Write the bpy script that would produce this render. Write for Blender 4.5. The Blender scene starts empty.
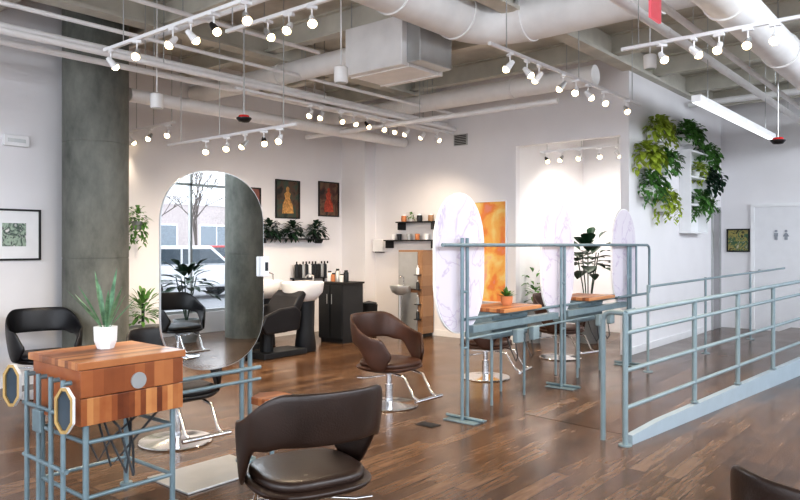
import bpy, math, random
from mathutils import Vector, Matrix
random.seed(7)
S=bpy.context.scene
COL=S.collection
PI=math.pi
# ------------------------------------------------------------ camera model
YAW=math.radians(39.9); c_=math.cos(YAW); s_=math.sin(YAW); F=700.0; H=1.5; HY=245.0
def D(px,Y):                      # pixel column + depth -> world xy
    X=(px-400)/F*Y
    return (c_*X-s_*Y, s_*X+c_*Y)
def G(px,py,z=0.0):
    return D(px,F*(H-z)/(py-HY))
def onx(px,py,x):                 # on the plane x=const -> (y,z)
    k=(px-400)/F
    y=-x*(c_+k*s_)/(s_-k*c_)
    Y=-s_*x+c_*y
    return y, H-(py-HY)*Y/F
def ony(px,py,y):
    k=(px-400)/F
    x=y*(k*c_-s_)/(c_+k*s_)
    Y=-s_*x+c_*y
    return x, H-(py-HY)*Y/F
# ------------------------------------------------------------ materials
def newmat(name):
    m=bpy.data.materials.new(name); m.use_nodes=True
    nt=m.node_tree; b=nt.nodes['Principled BSDF']
    return m,nt,b
def N(nt,t,**kw):
    n=nt.nodes.new(t)
    for k,v in kw.items(): setattr(n,k,v)
    return n
def mat(name,col,rough=.5,metal=0,var=.06,scale=8,emit=None,es=0,bump=0,bscale=60,coat=0,spec=None):
    m,nt,b=newmat(name)
    tc=N(nt,'ShaderNodeTexCoord'); no=N(nt,'ShaderNodeTexNoise'); no.inputs['Scale'].default_value=scale; no.inputs['Detail'].default_value=4
    nt.links.new(tc.outputs['Object'],no.inputs['Vector'])
    r=N(nt,'ShaderNodeValToRGB')
    r.color_ramp.elements[0].position=.3; r.color_ramp.elements[1].position=.7
    r.color_ramp.elements[0].color=tuple(max(0,c*(1-var)) for c in col)+(1,)
    r.color_ramp.elements[1].color=tuple(min(1,c*(1+var)) for c in col)+(1,)
    nt.links.new(no.outputs['Fac'],r.inputs['Fac']); nt.links.new(r.outputs['Color'],b.inputs['Base Color'])
    b.inputs['Roughness'].default_value=rough; b.inputs['Metallic'].default_value=metal
    if coat: b.inputs['Coat Weight'].default_value=coat
    if spec is not None: b.inputs['Specular IOR Level'].default_value=spec
    if emit: b.inputs['Emission Color'].default_value=tuple(emit)+(1,); b.inputs['Emission Strength'].default_value=es
    if bump:
        n2=N(nt,'ShaderNodeTexNoise'); n2.inputs['Scale'].default_value=bscale; n2.inputs['Detail'].default_value=6
        nt.links.new(tc.outputs['Object'],n2.inputs['Vector'])
        bp=N(nt,'ShaderNodeBump'); bp.inputs['Strength'].default_value=bump; bp.inputs['Distance'].default_value=.01
        nt.links.new(n2.outputs['Fac'],bp.inputs['Height']); nt.links.new(bp.outputs['Normal'],b.inputs['Normal'])
    return m
M={}
M['wall']=mat('wall_paint',(.82,.805,.82),.75,var=.02,scale=2,bump=.05)
M['wall_lit']=mat('wall_paint_lit_copy',(.88,.87,.88),.75,var=.02,scale=2)  # lighter copy of the wall colour, the recess's lamp light put into it
M['ceil']=mat('painted_deck',(.62,.60,.54),.8,var=.15,scale=3,bump=.2,bscale=12)
M['beam']=mat('beam_paint',(.64,.62,.55),.7,var=.12,scale=3)
M['duct']=mat('duct_white',(.83,.82,.81),.45,var=.05,scale=5)
M['pipe']=mat('pipe_white',(.85,.84,.84),.4,var=.03)
M['white']=mat('white_paint',(.85,.85,.86),.4,var=.02)
M['kerb']=mat('kerb_blue_grey',(.34,.41,.46),.5,var=.04)
M['pot']=mat('white_ceramic',(.88,.88,.88),.3,var=.02)
M['steel']=mat('blue_grey_pipe_steel',(.20,.27,.30),.38,metal=.25,var=.1,scale=12)
M['rail']=mat('grey_green_rail_paint',(.24,.31,.335),.4,metal=.15,var=.06)
M['chrome']=mat('chrome',(.75,.76,.78),.15,metal=1,var=.03)
M['alu']=mat('aluminium',(.50,.51,.51),.35,metal=.6,var=.05)
M['brown']=mat('brown_leather',(.025,.013,.009),.36,var=.3,scale=5,bump=.12,bscale=120,coat=.06)
M['brown2']=mat('chestnut_leather',(.060,.025,.015),.38,var=.3,scale=5,bump=.12,bscale=120,coat=.06)
M['black']=mat('black_leather',(.007,.007,.009),.38,var=.2,bump=.1,bscale=120)
M['blackm']=mat('black_metal',(.010,.010,.011),.45,var=.1)
M['dark']=mat('dark_cabinet',(.014,.017,.021),.45,var=.1)
M['leafy']=mat('leaf_yellow_green',(.36,.45,.06),.5,var=.35,scale=9)
M['leaf']=mat('leaf_green',(.09,.22,.05),.5,var=.4,scale=9)
M['leafd']=mat('leaf_dark',(.013,.040,.020),.35,var=.4,scale=9)
M['aloe']=mat('aloe_leaf',(.13,.26,.15),.45,var=.4,scale=20)
M['greypot']=mat('grey_planter',(.24,.26,.27),.7,var=.1)
M['terra']=mat('terracotta',(.55,.22,.10),.7,var=.1)
M['bulb']=mat('lamp_glow',(1,.9,.7),.5,emit=(1,.74,.42),es=9)
M['tube']=mat('tube_glow',(1,1,1),.5,emit=(.9,.95,1),es=1.4)
M['red']=mat('red_plastic',(.65,.03,.03),.35,var=.05)
M['exit']=mat('exit_red',(.75,.16,.20),.4,emit=(1,.15,.2),es=.35)
M['asph']=mat('asphalt',(.24,.24,.25),.9,var=.1)
M['brick']=mat('pale_pink_facade',(.55,.48,.47),.9,var=.1)
M['glassdark']=mat('dark_glass',(.06,.08,.10),.1,var=.1)
M['pane2']=mat('facade_glass',(.24,.28,.32),.2,var=.1)
M['bark']=mat('bark',(.13,.105,.095),.9,var=.2)
M['rubber']=mat('rubber',(.02,.02,.02),.8)
M['carw']=mat('car_white',(.75,.75,.77),.2)
M['carr']=mat('car_red',(.45,.04,.04),.2)
M['doorg']=mat('door_grey',(.78,.78,.80),.5,var=.02)
M['door2']=mat('door_dark_grey',(.34,.33,.34),.5,var=.04)
M['symbol']=mat('symbol_grey',(.32,.34,.38),.5)
M['cable']=mat('grey_cable',(.05,.055,.06),.5)
M['goldf']=mat('gold_frame',(.48,.32,.13),.4,metal=.3,var=.2)
M['gold']=mat('print_gold',(.50,.27,.09),.6,var=.5,scale=30)
M['redp']=mat('print_red',(.38,.06,.03),.6,var=.5,scale=30)
m,nt,b=newmat('mirror_silver'); b.inputs['Metallic'].default_value=1; b.inputs['Roughness'].default_value=.0
b.inputs['Base Color'].default_value=(.86,.88,.88,1); M['mirror']=m
m,nt,b=newmat('concrete')
tc=N(nt,'ShaderNodeTexCoord'); n1=N(nt,'ShaderNodeTexNoise'); n1.inputs['Scale'].default_value=2.2; n1.inputs['Detail'].default_value=9; n1.inputs['Roughness'].default_value=.65
mp=N(nt,'ShaderNodeMapping'); mp.inputs['Scale'].default_value=(1,1,.5)
nt.links.new(tc.outputs['Object'],mp.inputs['Vector']); nt.links.new(mp.outputs['Vector'],n1.inputs['Vector'])
r=N(nt,'ShaderNodeValToRGB'); r.color_ramp.elements[0].position=.35; r.color_ramp.elements[1].position=.7
r.color_ramp.elements[0].color=(.092,.098,.086,1); r.color_ramp.elements[1].color=(.25,.255,.225,1)
nt.links.new(n1.outputs['Fac'],r.inputs['Fac']); nt.links.new(r.outputs['Color'],b.inputs['Base Color']); b.inputs['Roughness'].default_value=.7
bp=N(nt,'ShaderNodeBump'); bp.inputs['Strength'].default_value=.15; nt.links.new(n1.outputs['Fac'],bp.inputs['Height']); nt.links.new(bp.outputs['Normal'],b.inputs['Normal'])
M['conc']=m
def plank_mat(name):
    m,nt,b=newmat(name)
    tc=N(nt,'ShaderNodeTexCoord'); mp=N(nt,'ShaderNodeMapping'); mp.inputs['Rotation'].default_value=(0,0,PI/2)
    nt.links.new(tc.outputs['Object'],mp.inputs['Vector'])
    br=N(nt,'ShaderNodeTexBrick'); br.inputs['Scale'].default_value=1; br.inputs['Brick Width'].default_value=1.05; br.inputs['Row Height'].default_value=.115
    br.inputs['Mortar Size'].default_value=.0026; br.inputs['Mortar Smooth'].default_value=.1; br.offset=.37; br.inputs['Bias'].default_value=0
    br.inputs['Color1'].default_value=(0,0,0,1); br.inputs['Color2'].default_value=(1,1,1,1); br.inputs['Mortar'].default_value=(.5,.5,.5,1)
    nt.links.new(mp.outputs['Vector'],br.inputs['Vector'])
    g=N(nt,'ShaderNodeTexNoise'); g.inputs['Scale'].default_value=5; g.inputs['Detail'].default_value=9; g.inputs['Roughness'].default_value=.66
    m2=N(nt,'ShaderNodeMapping'); m2.inputs['Scale'].default_value=(7,.7,1); nt.links.new(tc.outputs['Object'],m2.inputs['Vector']); nt.links.new(m2.outputs['Vector'],g.inputs['Vector'])
    g2=N(nt,'ShaderNodeTexNoise'); g2.inputs['Scale'].default_value=1.4; g2.inputs['Detail'].default_value=4; nt.links.new(tc.outputs['Object'],g2.inputs['Vector'])
    a=N(nt,'ShaderNodeMath',operation='MULTIPLY_ADD'); a.inputs[1].default_value=.20; nt.links.new(br.outputs['Color'],a.inputs[0])
    a2=N(nt,'ShaderNodeMath',operation='MULTIPLY'); a2.inputs[1].default_value=.65; nt.links.new(g.outputs['Fac'],a2.inputs[0]); nt.links.new(a2.outputs[0],a.inputs[2])
    a3=N(nt,'ShaderNodeMath',operation='MULTIPLY_ADD'); a3.inputs[1].default_value=.30; nt.links.new(g2.outputs['Fac'],a3.inputs[0]); nt.links.new(a.outputs[0],a3.inputs[2])
    r=N(nt,'ShaderNodeValToRGB'); e=r.color_ramp.elements
    e[0].position=.36; e[0].color=(.040,.021,.012,1); e[1].position=.84; e[1].color=(.235,.145,.088,1)
    x=e.new(.58); x.color=(.112,.060,.032,1)
    nt.links.new(a3.outputs[0],r.inputs['Fac'])
    mx=N(nt,'ShaderNodeMix',data_type='RGBA'); mx.inputs['B'].default_value=(.018,.011,.008,1)
    nt.links.new(br.outputs['Fac'],mx.inputs['Factor']); nt.links.new(r.outputs['Color'],mx.inputs['A']); nt.links.new(mx.outputs['Result'],b.inputs['Base Color'])
    rr=N(nt,'ShaderNodeMapRange'); rr.inputs['To Min'].default_value=.12; rr.inputs['To Max'].default_value=.34; nt.links.new(g2.outputs['Fac'],rr.inputs['Value']); nt.links.new(rr.outputs['Result'],b.inputs['Roughness'])
    b.inputs['Specular IOR Level'].default_value=.5
    bp=N(nt,'ShaderNodeBump'); bp.inputs['Strength'].default_value=.15; bp.inputs['Distance'].default_value=.003; nt.links.new(a3.outputs[0],bp.inputs['Height']); nt.links.new(bp.outputs['Normal'],b.inputs['Normal'])
    return m
M['floor']=plank_mat('wood_plank_floor')
def strip_mat(name,axis,freq,stops,rough=.35):
    m,nt,b=newmat(name)
    tc=N(nt,'ShaderNodeTexCoord'); sx=N(nt,'ShaderNodeSeparateXYZ'); nt.links.new(tc.outputs['Object'],sx.inputs[0])
    mu=N(nt,'ShaderNodeMath',operation='MULTIPLY'); mu.inputs[1].default_value=freq; nt.links.new(sx.outputs[axis],mu.inputs[0])
    fl=N(nt,'ShaderNodeMath',operation='FLOOR'); nt.links.new(mu.outputs[0],fl.inputs[0])
    wn=N(nt,'ShaderNodeTexWhiteNoise',noise_dimensions='1D'); nt.links.new(fl.outputs[0],wn.inputs['W'])
    g=N(nt,'ShaderNodeTexNoise'); g.inputs['Scale'].default_value=14; g.inputs['Detail'].default_value=5; nt.links.new(tc.outputs['Object'],g.inputs['Vector'])
    a=N(nt,'ShaderNodeMath',operation='MULTIPLY_ADD'); a.inputs[1].default_value=.3; nt.links.new(g.outputs['Fac'],a.inputs[0]); 
    a2=N(nt,'ShaderNodeMath',operation='MULTIPLY'); a2.inputs[1].default_value=.8; nt.links.new(wn.outputs['Value'],a2.inputs[0]); nt.links.new(a2.outputs[0],a.inputs[2])
    r=N(nt,'ShaderNodeValToRGB'); e=r.color_ramp.elements
    e[0].position=.1;e[0].color=stops[0]+(1,); e[1].position=.95;e[1].color=stops[2]+(1,); x=e.new(.5); x.color=stops[1]+(1,)
    nt.links.new(a.outputs[0],r.inputs['Fac']); nt.links.new(r.outputs['Color'],b.inputs['Base Color']); b.inputs['Roughness'].default_value=rough
    return m
ST=((.10,.024,.009),(.32,.095,.030),(.58,.27,.10))
M['stripv']=strip_mat('butcher_block_upright_strips','Y',30,ST)
M['stript']=strip_mat('butcher_block_top_strips','X',26,((.18,.06,.022),(.36,.125,.045),(.54,.25,.10)))
M['cherry']=strip_mat('cherry_drawer_front','Y',17,((.22,.065,.022),(.32,.10,.035),(.44,.17,.06)))
M['wood']=strip_mat('brown_wood','Z',6,((.24,.13,.07),(.31,.175,.095),(.38,.22,.12)),.5)
m,nt,b=newmat('pale_marbled_glass')
tc=N(nt,'ShaderNodeTexCoord'); no=N(nt,'ShaderNodeTexNoise'); no.inputs['Scale'].default_value=2.6; no.inputs['Detail'].default_value=4; no.inputs['Distortion'].default_value=.9
nt.links.new(tc.outputs['Object'],no.inputs['Vector'])
r=N(nt,'ShaderNodeValToRGB'); e=r.color_ramp.elements
e[0].position=.485; e[0].color=(.68,.63,.69,1); e[1].position=.525; e[1].color=(.69,.64,.70,1); x=e.new(.505); x.color=(.54,.46,.58,1)
nt.links.new(no.outputs['Fac'],r.inputs['Fac']); nt.links.new(r.outputs['Color'],b.inputs['Base Color']); b.inputs['Roughness'].default_value=.35
M['marble']=m
m,nt,b=newmat('window_glass'); tr=N(nt,'ShaderNodeBsdfTransparent'); gl=N(nt,'ShaderNodeBsdfGlossy'); gl.inputs['Roughness'].default_value=.02
mx=N(nt,'ShaderNodeMixShader'); mx.inputs[0].default_value=.06; nt.links.new(tr.outputs[0],mx.inputs[1]); nt.links.new(gl.outputs[0],mx.inputs[2])
nt.links.new(mx.outputs[0],nt.nodes['Material Output'].inputs[0]); M['glass']=m
def art(name,cols,scale=3,detail=3,dist=1.5):
    m,nt,b=newmat(name); tc=N(nt,'ShaderNodeTexCoord')
    no=N(nt,'ShaderNodeTexNoise'); no.inputs['Scale'].default_value=scale; no.inputs['Detail'].default_value=detail; no.inputs['Distortion'].default_value=dist
    nt.links.new(tc.outputs['Object'],no.inputs['Vector'])
    r=N(nt,'ShaderNodeValToRGB'); e=r.color_ramp.elements; r.color_ramp.interpolation='EASE'
    e[0].position=.33;e[0].color=cols[0]+(1,); e[1].position=.68;e[1].color=cols[-1]+(1,)
    for i,cc in enumerate(cols[1:-1]): x=e.new(.33+.35*(i+1)/(len(cols)-1)); x.color=cc+(1,)
    nt.links.new(no.outputs['Fac'],r.inputs['Fac']); nt.links.new(r.outputs['Color'],b.inputs['Base Color']); b.inputs['Roughness'].default_value=.6
    return m
# ------------------------------------------------------------ mesh builder
class MB:
    def __init__(s): s.v=[]; s.f=[]
    def add(s,vs,fs,mx=None):
        o=len(s.v)
        s.v+= [tuple(mx@Vector(p)) for p in vs] if mx is not None else [tuple(p) for p in vs]
        s.f+= [tuple(i+o for i in f) for f in fs]; return s
    def box(s,x0,x1,y0,y1,z0,z1,mx=None):
        return s.add([(x0,y0,z0),(x1,y0,z0),(x1,y1,z0),(x0,y1,z0),(x0,y0,z1),(x1,y0,z1),(x1,y1,z1),(x0,y1,z1)],
              [(3,2,1,0),(4,5,6,7),(0,1,5,4),(1,2,6,5),(2,3,7,6),(3,0,4,7)],mx)
    def cyl(s,p0,p1,r,r2=None,n=14):
        p0=Vector(p0);p1=Vector(p1); d=(p1-p0).normalized(); r2=r if r2 is None else r2
        a=d.orthogonal().normalized(); b=d.cross(a)
        vs=[p0+(a*math.cos(2*PI*i/n)+b*math.sin(2*PI*i/n))*r for i in range(n)]+[p1+(a*math.cos(2*PI*i/n)+b*math.sin(2*PI*i/n))*r2 for i in range(n)]
        fs=[(i,(i+1)%n,n+(i+1)%n,n+i) for i in range(n)]+[tuple(range(n-1,-1,-1)),tuple(range(n,2*n))]
        return s.add(vs,fs)
    def tube(s,path,r,n=10):
        P=[Vector(p) for p in path]; o=len(s.v); a=None
        for i,p in enumerate(P):
            d=(P[min(i+1,len(P)-1)]-P[max(i-1,0)]).normalized()
            a=d.orthogonal().normalized() if a is None else (a-d*a.dot(d)).normalized()
            b=d.cross(a)
            rr=r[i] if isinstance(r,(list,tuple)) else r
            s.v+=[tuple(p+(a*math.cos(2*PI*k/n)+b*math.sin(2*PI*k/n))*rr) for k in range(n)]
        for i in range(len(P)-1):
            for k in range(n): s.f.append((o+i*n+k,o+i*n+(k+1)%n,o+(i+1)*n+(k+1)%n,o+(i+1)*n+k))
        s.f.append(tuple(o+k for k in range(n-1,-1,-1))); s.f.append(tuple(o+(len(P)-1)*n+k for k in range(n)))
        return s
    def lathe(s,prof,cx=0,cy=0,a=1,b=1,p=2,n=24):
        o=len(s.v)
        for r,z in prof:
            for k in range(n):
                t=2*PI*k/n; C=math.cos(t);Sn=math.sin(t)
                x=math.copysign(abs(C)**(2/p),C)*a*r; y=math.copysign(abs(Sn)**(2/p),Sn)*b*r
                s.v.append((cx+x,cy+y,z))
        for i in range(len(prof)-1):
            for k in range(n): s.f.append((o+i*n+k,o+i*n+(k+1)%n,o+(i+1)*n+(k+1)%n,o+(i+1)*n+k))
        s.f.append(tuple(o+k for k in range(n-1,-1,-1))); s.f.append(tuple(o+(len(prof)-1)*n+k for k in range(n)))
        return s
    def prism(s,poly,x0,x1):
        n=len(poly); vs=[(x0,y,z) for y,z in poly]+[(x1,y,z) for y,z in poly]
        return s.add(vs,[tuple(range(n-1,-1,-1)),tuple(range(n,2*n))]+[(i,(i+1)%n,n+(i+1)%n,n+i) for i in range(n)])
    def leaf(s,p,d,L,W,droop=.3):
        p=Vector(p); d=Vector(d).normalized(); up=Vector((0,0,1))
        sd=d.cross(up)
        if sd.length<.05: sd=Vector((random.uniform(-1,1),random.uniform(-1,1),0))
        sd.normalize(); nn=sd.cross(d).normalized(); vs=[]
        for t,w in ((0,.08),(.25,.8),(.55,1),(.82,.6),(1,.02)):
            c=p+d*L*t+Vector((0,0,-droop*L*t*t))
            vs+=[c-sd*W*.5*w+nn*W*.12*w,c,c+sd*W*.5*w+nn*W*.12*w]
        fs=[]
        for i in range(4): fs+=[(i*3,i*3+1,i*3+4,i*3+3),(i*3+1,i*3+2,i*3+5,i*3+4)]
        return s.add(vs,fs)
    def build(s,name,m,parent=None,smooth=False,bevel=0,sub=0,loc=None):
        me=bpy.data.meshes.new(name); me.from_pydata(s.v,[],s.f); me.update()
        if smooth: me.shade_smooth(); me.set_sharp_from_angle(angle=math.radians(45 if not sub else 80))
        o=bpy.data.objects.new(name,me); COL.objects.link(o)
        me.materials.append(M[m] if isinstance(m,str) else m)
        if parent is not None: o.parent=parent
        if loc: o.location=loc
        if bevel:
            b=o.modifiers.new('bevel','BEVEL'); b.width=bevel; b.segments=2; b.limit_method='ANGLE'
        if sub:
            b=o.modifiers.new('sub','SUBSURF'); b.levels=sub; b.render_levels=sub
        return o
def tag(o,label,cat,group=None,kind=None):
    if label: o['label']=label
    if cat: o['category']=cat
    if group: o['group']=group
    if kind: o['kind']=kind
    return o
def thing(name,label,cat,loc=(0,0,0),rz=0,group=None):
    o=bpy.data.objects.new(name,None); COL.objects.link(o); o.location=loc; o.rotation_euler=(0,0,rz); o.empty_display_size=.05
    return tag(o,label,cat,group)
def dup(root,loc,rz,label,group=None):
    def cp(o,par):
        c=o.copy(); COL.objects.link(c)
        if par is not None: c.parent=par
        for ch in list(o.children): cp(ch,c)
        return c
    r=cp(root,None); r.location=loc; r.rotation_euler=(0,0,rz); r['label']=label
    if group: r['group']=group
    return r
def struct(name,mb,m,**k):
    o=mb.build(name,m,**k); o['kind']='structure'; return o
ORD=['first','second','third','fourth','fifth','sixth','seventh','eighth','ninth','tenth','eleventh','twelfth']
# ------------------------------------------------------------ room
CZ=4.2
struct('floor',MB().box(-9.1,2.7,-3.1,13.8,-.1,0),'floor')
struct('ceiling',MB().box(-9.1,2.7,-3.1,13.8,CZ,CZ+.1),'ceil')
struct('wall_left',MB().box(-9.02,-7.9,-3,3.9,0,CZ),'wall')
struct('wall_left_rear',MB().box(-9.02,-8.9,3.9,9.4,0,CZ),'wall')
struct('wall_back',MB().box(-8.9,-5.47,9.28,9.4,0,CZ).box(-5.47,-3.83,9.28,9.4,3.0,CZ).box(-8.9,-8.33,9.0,9.28,0,CZ),'wall')
struct('wall_inner_right',MB().box(-3.83,-3.71,9.28,13.6,0,CZ),'wall')
struct('wall_recess_left',MB().box(-5.59,-5.47,9.4,11.6,0,CZ),'wall_lit')
struct('wall_recess_back',MB().box(-5.59,-3.83,11.6,11.72,0,CZ),'wall_lit')
struct('wall_far',MB().box(-3.83,2.6,13.6,13.72,0,CZ),'wall')
mb=MB().box(2.5,2.62,-3,13.6,0,.35).box(2.5,2.62,-3,13.6,3.3,CZ)
ys=[-3,-.2,2.6,5.4,8.2,11.0,13.6]
for y in ys: mb.box(2.5,2.62,y-.07,y+.07,.35,3.3)
struct('wall_right',mb,'wall')
for i in range(6):
    a,b=ys[i]+.07,ys[i+1]-.07; mm=(a+b)/2
    w=struct('window_%d'%(i+1),MB().box(2.53,2.59,a,a+.04,.35,3.3).box(2.53,2.59,b-.04,b,.35,3.3).box(2.53,2.59,mm-.02,mm+.02,.35,3.3).box(2.53,2.59,a,b,.35,.4).box(2.53,2.59,a,b,3.25,3.3).box(2.53,2.59,a,b,2.5,2.54),'alu')
    MB().box(2.555,2.561,a,b,.35,3.3).build('pane','glass',w)
mb=MB().box(-9,2.62,-3.12,-3,0,.35).box(-9,2.62,-3.12,-3,3.3,CZ)
for x in (-8.9,-6,-3.2,-.4,2.4): mb.box(x-.12,x+.12,-3.12,-3,.35,3.3)
struct('wall_front',mb,'wall')
k=1
for y in [-1.5+1.45*i for i in range(11)]:
    xr=2.5
    struct('trim_%d'%k,MB().box(-8.9,xr,y-.07,y+.07,CZ-.02,CZ).box(-8.9,xr,y-.012,y+.012,CZ-.24,CZ-.02).box(-8.9,xr,y-.07,y+.07,CZ-.27,CZ-.24),'beam'); k+=1
for x in (-7.0,-3.7,-.4):
    ye=9.28 if x<-3.8 else 13.6
    struct('trim_%d'%k,MB().box(x-.1,x+.1,-3,ye,CZ-.33,CZ-.29).box(x-.02,x+.02,-3,ye,CZ-.29,CZ-.02),'beam'); k+=1
struct('baseboard_left',MB().box(-7.9,-7.885,-3,3.45,0,.1),'white')
struct('baseboard_left_rear',MB().box(-8.9,-8.885,3.9,9.0,0,.1),'white')
struct('baseboard_back',MB().box(-8.33,-5.47,9.265,9.28,0,.1),'white')
struct('baseboard_inner_right',MB().box(-3.71,-3.695,9.28,12.6,0,.1),'white')
d=struct('door_1',MB().box(-3.14,-2.1,13.56,13.595,0,2.17),'doorg')
MB().box(-3.2,-3.14,13.54,13.6,0,2.23).box(-2.1,-2.04,13.54,13.6,0,2.23).box(-3.14,-2.1,13.54,13.6,2.17,2.23).build('door_frame','white',d)
MB().cyl((-3.05,13.55,1.05),(-3.05,13.5,1.05),.025).cyl((-3.06,13.51,1.05),(-2.94,13.51,1.05),.01).build('door_handle','alu',d,smooth=True)
for i,(px,sk) in enumerate(((776,0),(786,1))):
    x,z=ony(px,235,13.55); h=.085
    mb=MB()
    mb.cyl((x,13.548,z+h*.8),(x,13.56,z+h*.8),.022,n=12)
    if sk: mb.add([(x-.05,13.548,z-h*.3),(x+.05,13.548,z-h*.3),(x+.015,13.548,z+h*.45),(x-.015,13.548,z+h*.45),(x-.05,13.56,z-h*.3),(x+.05,13.56,z-h*.3),(x+.015,13.56,z+h*.45),(x-.015,13.56,z+h*.45)],[(0,1,2,3),(7,6,5,4)])
    else: mb.box(x-.03,x+.03,13.548,13.56,z-h*.25,z+h*.45)
    mb.box(x-.022,x-.004,13.548,13.56,z-h,z-h*.25).box(x+.004,x+.022,13.548,13.56,z-h,z-h*.25)
    mb.build('sign_symbol','symbol',d)
ya,_=onx(711,245,-3.71); yb=13.5
d2=struct('door_2',MB().box(-3.71,-3.70,ya+.06,yb-.05,0,2.12),'door2')
MB().box(-3.71,-3.68,ya,ya+.06,0,2.18).box(-3.71,-3.68,yb-.05,yb,0,2.18).box(-3.71,-3.68,ya+.06,yb-.05,2.12,2.18).build('door_frame','alu',d2)
def column(x,y,label):
    return tag(MB().lathe([(.34,0),(.34,1.35),(.335,1.352),(.335,1.36),(.34,1.362),(.34,2.6),(.335,2.602),(.335,2.61),(.34,2.612),(.34,CZ)],n=40).build('concrete_column','conc',smooth=True,loc=(x,y,0)),label,'column')
column(-7.54,3.78,'round bare concrete column standing against the left wall')
column(1.6,7.22,'round bare concrete column beside the street windows')
# ------------------------------------------------------------ ramp and railings
O=Vector((-2.06,5.12,0)); dr=Vector((.0995,.995,0)); nr=Vector((-.995,.0995,0))
def rp(t,w,z): v=O+dr*t+nr*w; return (v.x,v.y,z)
def rz_(t): return .022*max(0,t-.25)
TE=7.6
RW=1.12
vs=[rp(.25,0,0.002),rp(.25,RW,0.002),rp(TE,RW,rz_(TE)),rp(TE,0,rz_(TE)),rp(TE,RW,0.0),rp(TE,0,0.0)]
struct('floor_ramp',MB().add(vs,[(0,3,2,1),(0,5,3),(1,2,4),(3,5,4,2),(0,1,4,5)]),'floor')
mb=MB(); v=[]; tl=(.03,.5,TE)
for t,h in zip(tl,(.07,.10,.11)):
    for ww in (-.028,.028): v+=[rp(t,ww,0.0),rp(t,ww,rz_(t)+h)]
for i in (0,4): mb.add(v[i:i+8],[(0,4,5,1),(2,3,7,6),(1,5,7,3),(0,2,6,4)]+([(0,1,3,2)] if i==0 else [(4,6,7,5)]))
struct('trim_30',mb,'kerb')
def railing(w,posts,tend,label,hs,r=.021,top=0):
    t0=posts[0]
    th=thing('ramp_railing',label,'railing',rp(t0,w,0),0)
    off=-Vector(rp(t0,w,0))
    def L(p): return tuple(Vector(p)+off)
    for t in posts:
        z=rz_(t); zb=0 if t<.02 else z+top
        MB().cyl(L(rp(t,w,zb)),L(rp(t,w,z+.99)),r).build('post','rail',th,smooth=True)
        MB().cyl(L(rp(t,w,zb+.001)),L(rp(t,w,zb+.012)),.055 if not top else (.05 if t<.02 else .035)).build('base_plate','rail',th,smooth=True)
    for h in hs:
        MB().tube([L(rp(t0,w,rz_(t0)+h)),L(rp(tend,w,rz_(tend)+h))],r if h>.9 else r*.8).build('rail','rail',th,smooth=True)
    return th
r1=railing(0,[-.03,1.2,2.2,3.2,4.2,5.2,6.2,7.2],7.5,'grey pipe railing on the near side of the wooden ramp',(.99,.84,.56,.28),top=.11)
off=-Vector(rp(-.03,0,0))
MB().tube([Vector(rp(0,.2,0))+off,Vector(rp(0,.2,.92))+off,Vector(rp(0,.18,.97))+off,Vector(rp(0,.13,.99))+off,Vector(rp(-.03,0,.99))+off],.02).build('end_post','rail',r1,smooth=True)
railing(RW+.04,[2.7,4.3,5.9],7.4,'grey pipe railing on the far side of the ramp, nearest the plants',(.97,.5),.015)
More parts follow.
